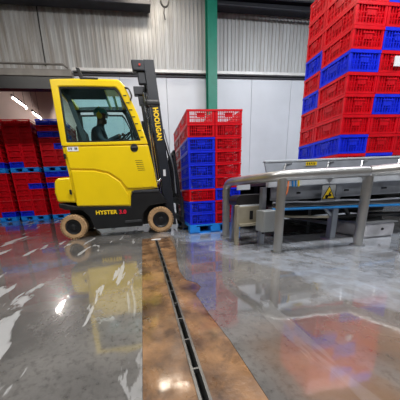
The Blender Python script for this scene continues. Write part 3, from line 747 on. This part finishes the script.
for i, m in enumerate(('blue_pipe', 'blue_pipe', 'ear_yellow')):
    bm = bmesh.new(); tube(bm, [(1.56+.035*i, 2.05, .73), (1.57+.035*i, 2.05, .63)], .009, 6); obj('air_line', bm, m, cv, smooth=True)
# legs
for x, y in ((2.19, 2.14), (3.4, 2.14), (2.19, 3.9), (3.4, 3.9), (1.62, 3.9)):
    l = bx('leg', 'beam_grey', (x-.035, x+.035, y-.035, y+.035, 0, .66), cv, bevel=.006)
    bx('foot_plate', 'steel', (x-.07, x+.07, y-.07, y+.07, 0, .012), l)
for x in (2.19, 3.4):
    bm = bmesh.new(); tube(bm, [(x, 2.16, .18), (x, 3.9, .18)], .022, 8); obj('leg_tie', bm, 'beam_grey', cv)
bm = bmesh.new(); tube(bm, [(1.5, 2.3, .30), (2.17, 2.16, .26)], .016, 8); obj('brace', bm, 'beige_plate', cv)
bm = bmesh.new(); tube(bm, [(2.0, 2.16, .46), (2.16, 2.14, .28)], .018, 8); obj('brace', bm, 'beam_grey', cv)
bm = bmesh.new(); tube(bm, [(2.28, 2.2, .25), (3.38, 2.2, .23)], .02, 8); obj('brace', bm, 'black', cv)
bm = bmesh.new(); tube(bm, [(2.30, 2.2, .46), (2.46, 2.2, .27)], .022, 8); obj('brace', bm, 'black', cv)
# belt nose at the left end
bm = bmesh.new()
prof = [(1.12+.065*math.cos(t), .50+.065*math.sin(t)) for t in [math.pi/2+math.pi*k/10 for k in range(11)]]
prism(bm, prof+[(1.42, .435), (1.42, .565)], 2.28, 2.5); obj('belt_nose', bm, 'belt', cv, smooth=True)
bx('nose_guard', 'brushed', (1.24, 1.42, 2.66, 2.68, .62, .74), cv)
bx('nose_guard', 'brushed', (1.08, 1.37, 2.24, 2.27, .435, .455), cv, bevel=.005)
pl = bx('end_plate', 'beige_plate', (1.06, 1.37, 2.22, 2.26, .24, .44), cv, bevel=.006)
bx('slot', 'black', (1.19, 1.23, 2.214, 2.222, .29, .39), pl, bevel=.01)
bx('lower_flange', 'beige_plate', (1.05, 1.37, 2.17, 2.22, .225, .25), pl)
bx('end_post', 'beige_plate', (1.03, 1.06, 2.2, 2.27, .0, .46), cv, bevel=.006)
bm = bmesh.new(); prism(bm, [(1.06, 0), (1.11, 0), (1.12, .5), (1.09, .5)], 2.42, 2.48); lg = obj('leg', bm, 'steel', cv)
bx('foot_plate', 'steel', (1.02, 1.17, 2.38, 2.52, 0, .015), lg)
bx('leg', 'beam_grey', (1.30, 1.35, 2.16, 2.22, 0, .64), cv, bevel=.005)
cb = bx('control_box', 'box_grey', (1.21, 1.36, 1.98, 2.12, .18, .405), cv, bevel=.01)
bx('box_lid', 'box_grey', (1.215, 1.355, 1.965, 1.98, .185, .40), cb, bevel=.006)
bm = bmesh.new(); cyl(bm, (1.26, 2.05, .15), (1.26, 2.05, .18), .015, n=8); obj('cable_gland', bm, 'black', cb)
bx('junction_box', 'beam_grey', (1.40, 1.52, 2.12, 2.2, .30, .42), cv, bevel=.006)
# warning signs fixed to the conveyor
sg = bx('sign_plate', 'box_grey', (1.93, 2.09, 2.052, 2.056, .455, .625), cv); sg['label'] = 'plate with yellow warning triangle'
def tri(cx, cz, r, y0, y1): 
    b = bmesh.new(); prism(b, [(cx+r*math.sin(t), cz+r*math.cos(t)) for t in (0, 2*math.pi/3, -2*math.pi/3)], y0, y1); return b
obj('triangle_border', tri(2.01, .525, .095, 2.049, 2.052), 'black', sg)
obj('triangle_face', tri(2.01, .525, .078, 2.047, 2.049), 'ear_yellow', sg)
bm = bmesh.new(); prism(bm, [(1.975, .498), (1.985, .525), (2.005, .520), (2.012, .545), (2.028, .562), (2.034, .552), (2.022, .538), (2.045, .52), (2.03, .505), (2.005, .51), (2.0, .495)], 2.0455, 2.047); obj('hand_symbol', bm, 'black', sg)
bm = bmesh.new(); cyl(bm, (1.985, 2.047, .505), (1.985, 2.0455, .505), .02, n=12); obj('roller_symbol', bm, 'black', sg)
bm = bmesh.new(); prism(bm, [(1.80, .845), (1.93, .845), (1.93, .882), (1.80, .882)], 2.166, 2.170); st = obj('warning_strip', bm, 'ear_yellow', cv)
for i in range(5): bx('print', 'black', (1.81+.022*i, 1.82+.022*i, 2.164, 2.166, .852, .875), st)

# foundation block behind the barrier
fb = thing('foundation_block', 'round-edged grey foundation block on the floor under the conveyor', 'block', (2.72, 2.25, 0))
bx('block', 'concrete_block', (2.50, 2.90, 2.0, 2.4, 0, .17), fb, bevel=.03, seg=3)
bx('top_plate', 'steel', (2.49, 2.91, 1.99, 2.41, .17, .182), fb)
bm = bmesh.new(); cyl(bm, (2.72, 1.99, .10), (2.72, 2.0, .10), .014, n=8); obj('bolt_hole', bm, 'black', fb)

# ------------------------------------------------------------------ tube barrier
br = thing('barrier_rail', 'thick stainless tube barrier bent around the conveyor', 'barrier', (1.5, 1.83, 0))
ZR = .735
bm = bmesh.new(); tube(bm, bezier([(1.12, 2.736, 0), (1.12, 2.736, ZR-.01), (1.285, 1.84, ZR), (2.195, 1.81, ZR)], .14, 8), .050, 20); obj('rail', bm, 'rail_steel', br, smooth=True)
bm = bmesh.new(); tube(bm, bezier([(2.195, 1.81, ZR), (2.32, 1.50, ZR), (2.5, .9, ZR), (2.6, .4, ZR), (2.6, .4, 0)], .14, 8), .051, 20); obj('rail', bm, 'rail_steel', br, smooth=True)
bm = bmesh.new(); d = (Vector((1.285, 1.84, 0))-Vector((2.195, 1.81, 0))).normalized(); p = Vector((2.17, 1.811, ZR)); cyl(bm, p, p+.012*d,   .0525, n=20); obj('weld_seam', bm, 'chrome', br)
for x, y in ((1.297, 1.84), (2.19, 1.81), (2.32, 1.50)):
    bm = bmesh.new(); cyl(bm, (x, y, 0), (x, y, ZR-.03), .040, n=20); ps = obj('post', bm, 'rail_steel', br, smooth=True)
    bm = bmesh.new(); cyl(bm, (x, y, 0), (x, y, .010), .062, n=20); obj('base_flange', bm, 'steel', ps, smooth=True)
bm = bmesh.new(); cyl(bm, (1.12, 2.736, 0), (1.12, 2.736, .010), .07, n=20); obj('base_flange', bm, 'steel', br, smooth=True)
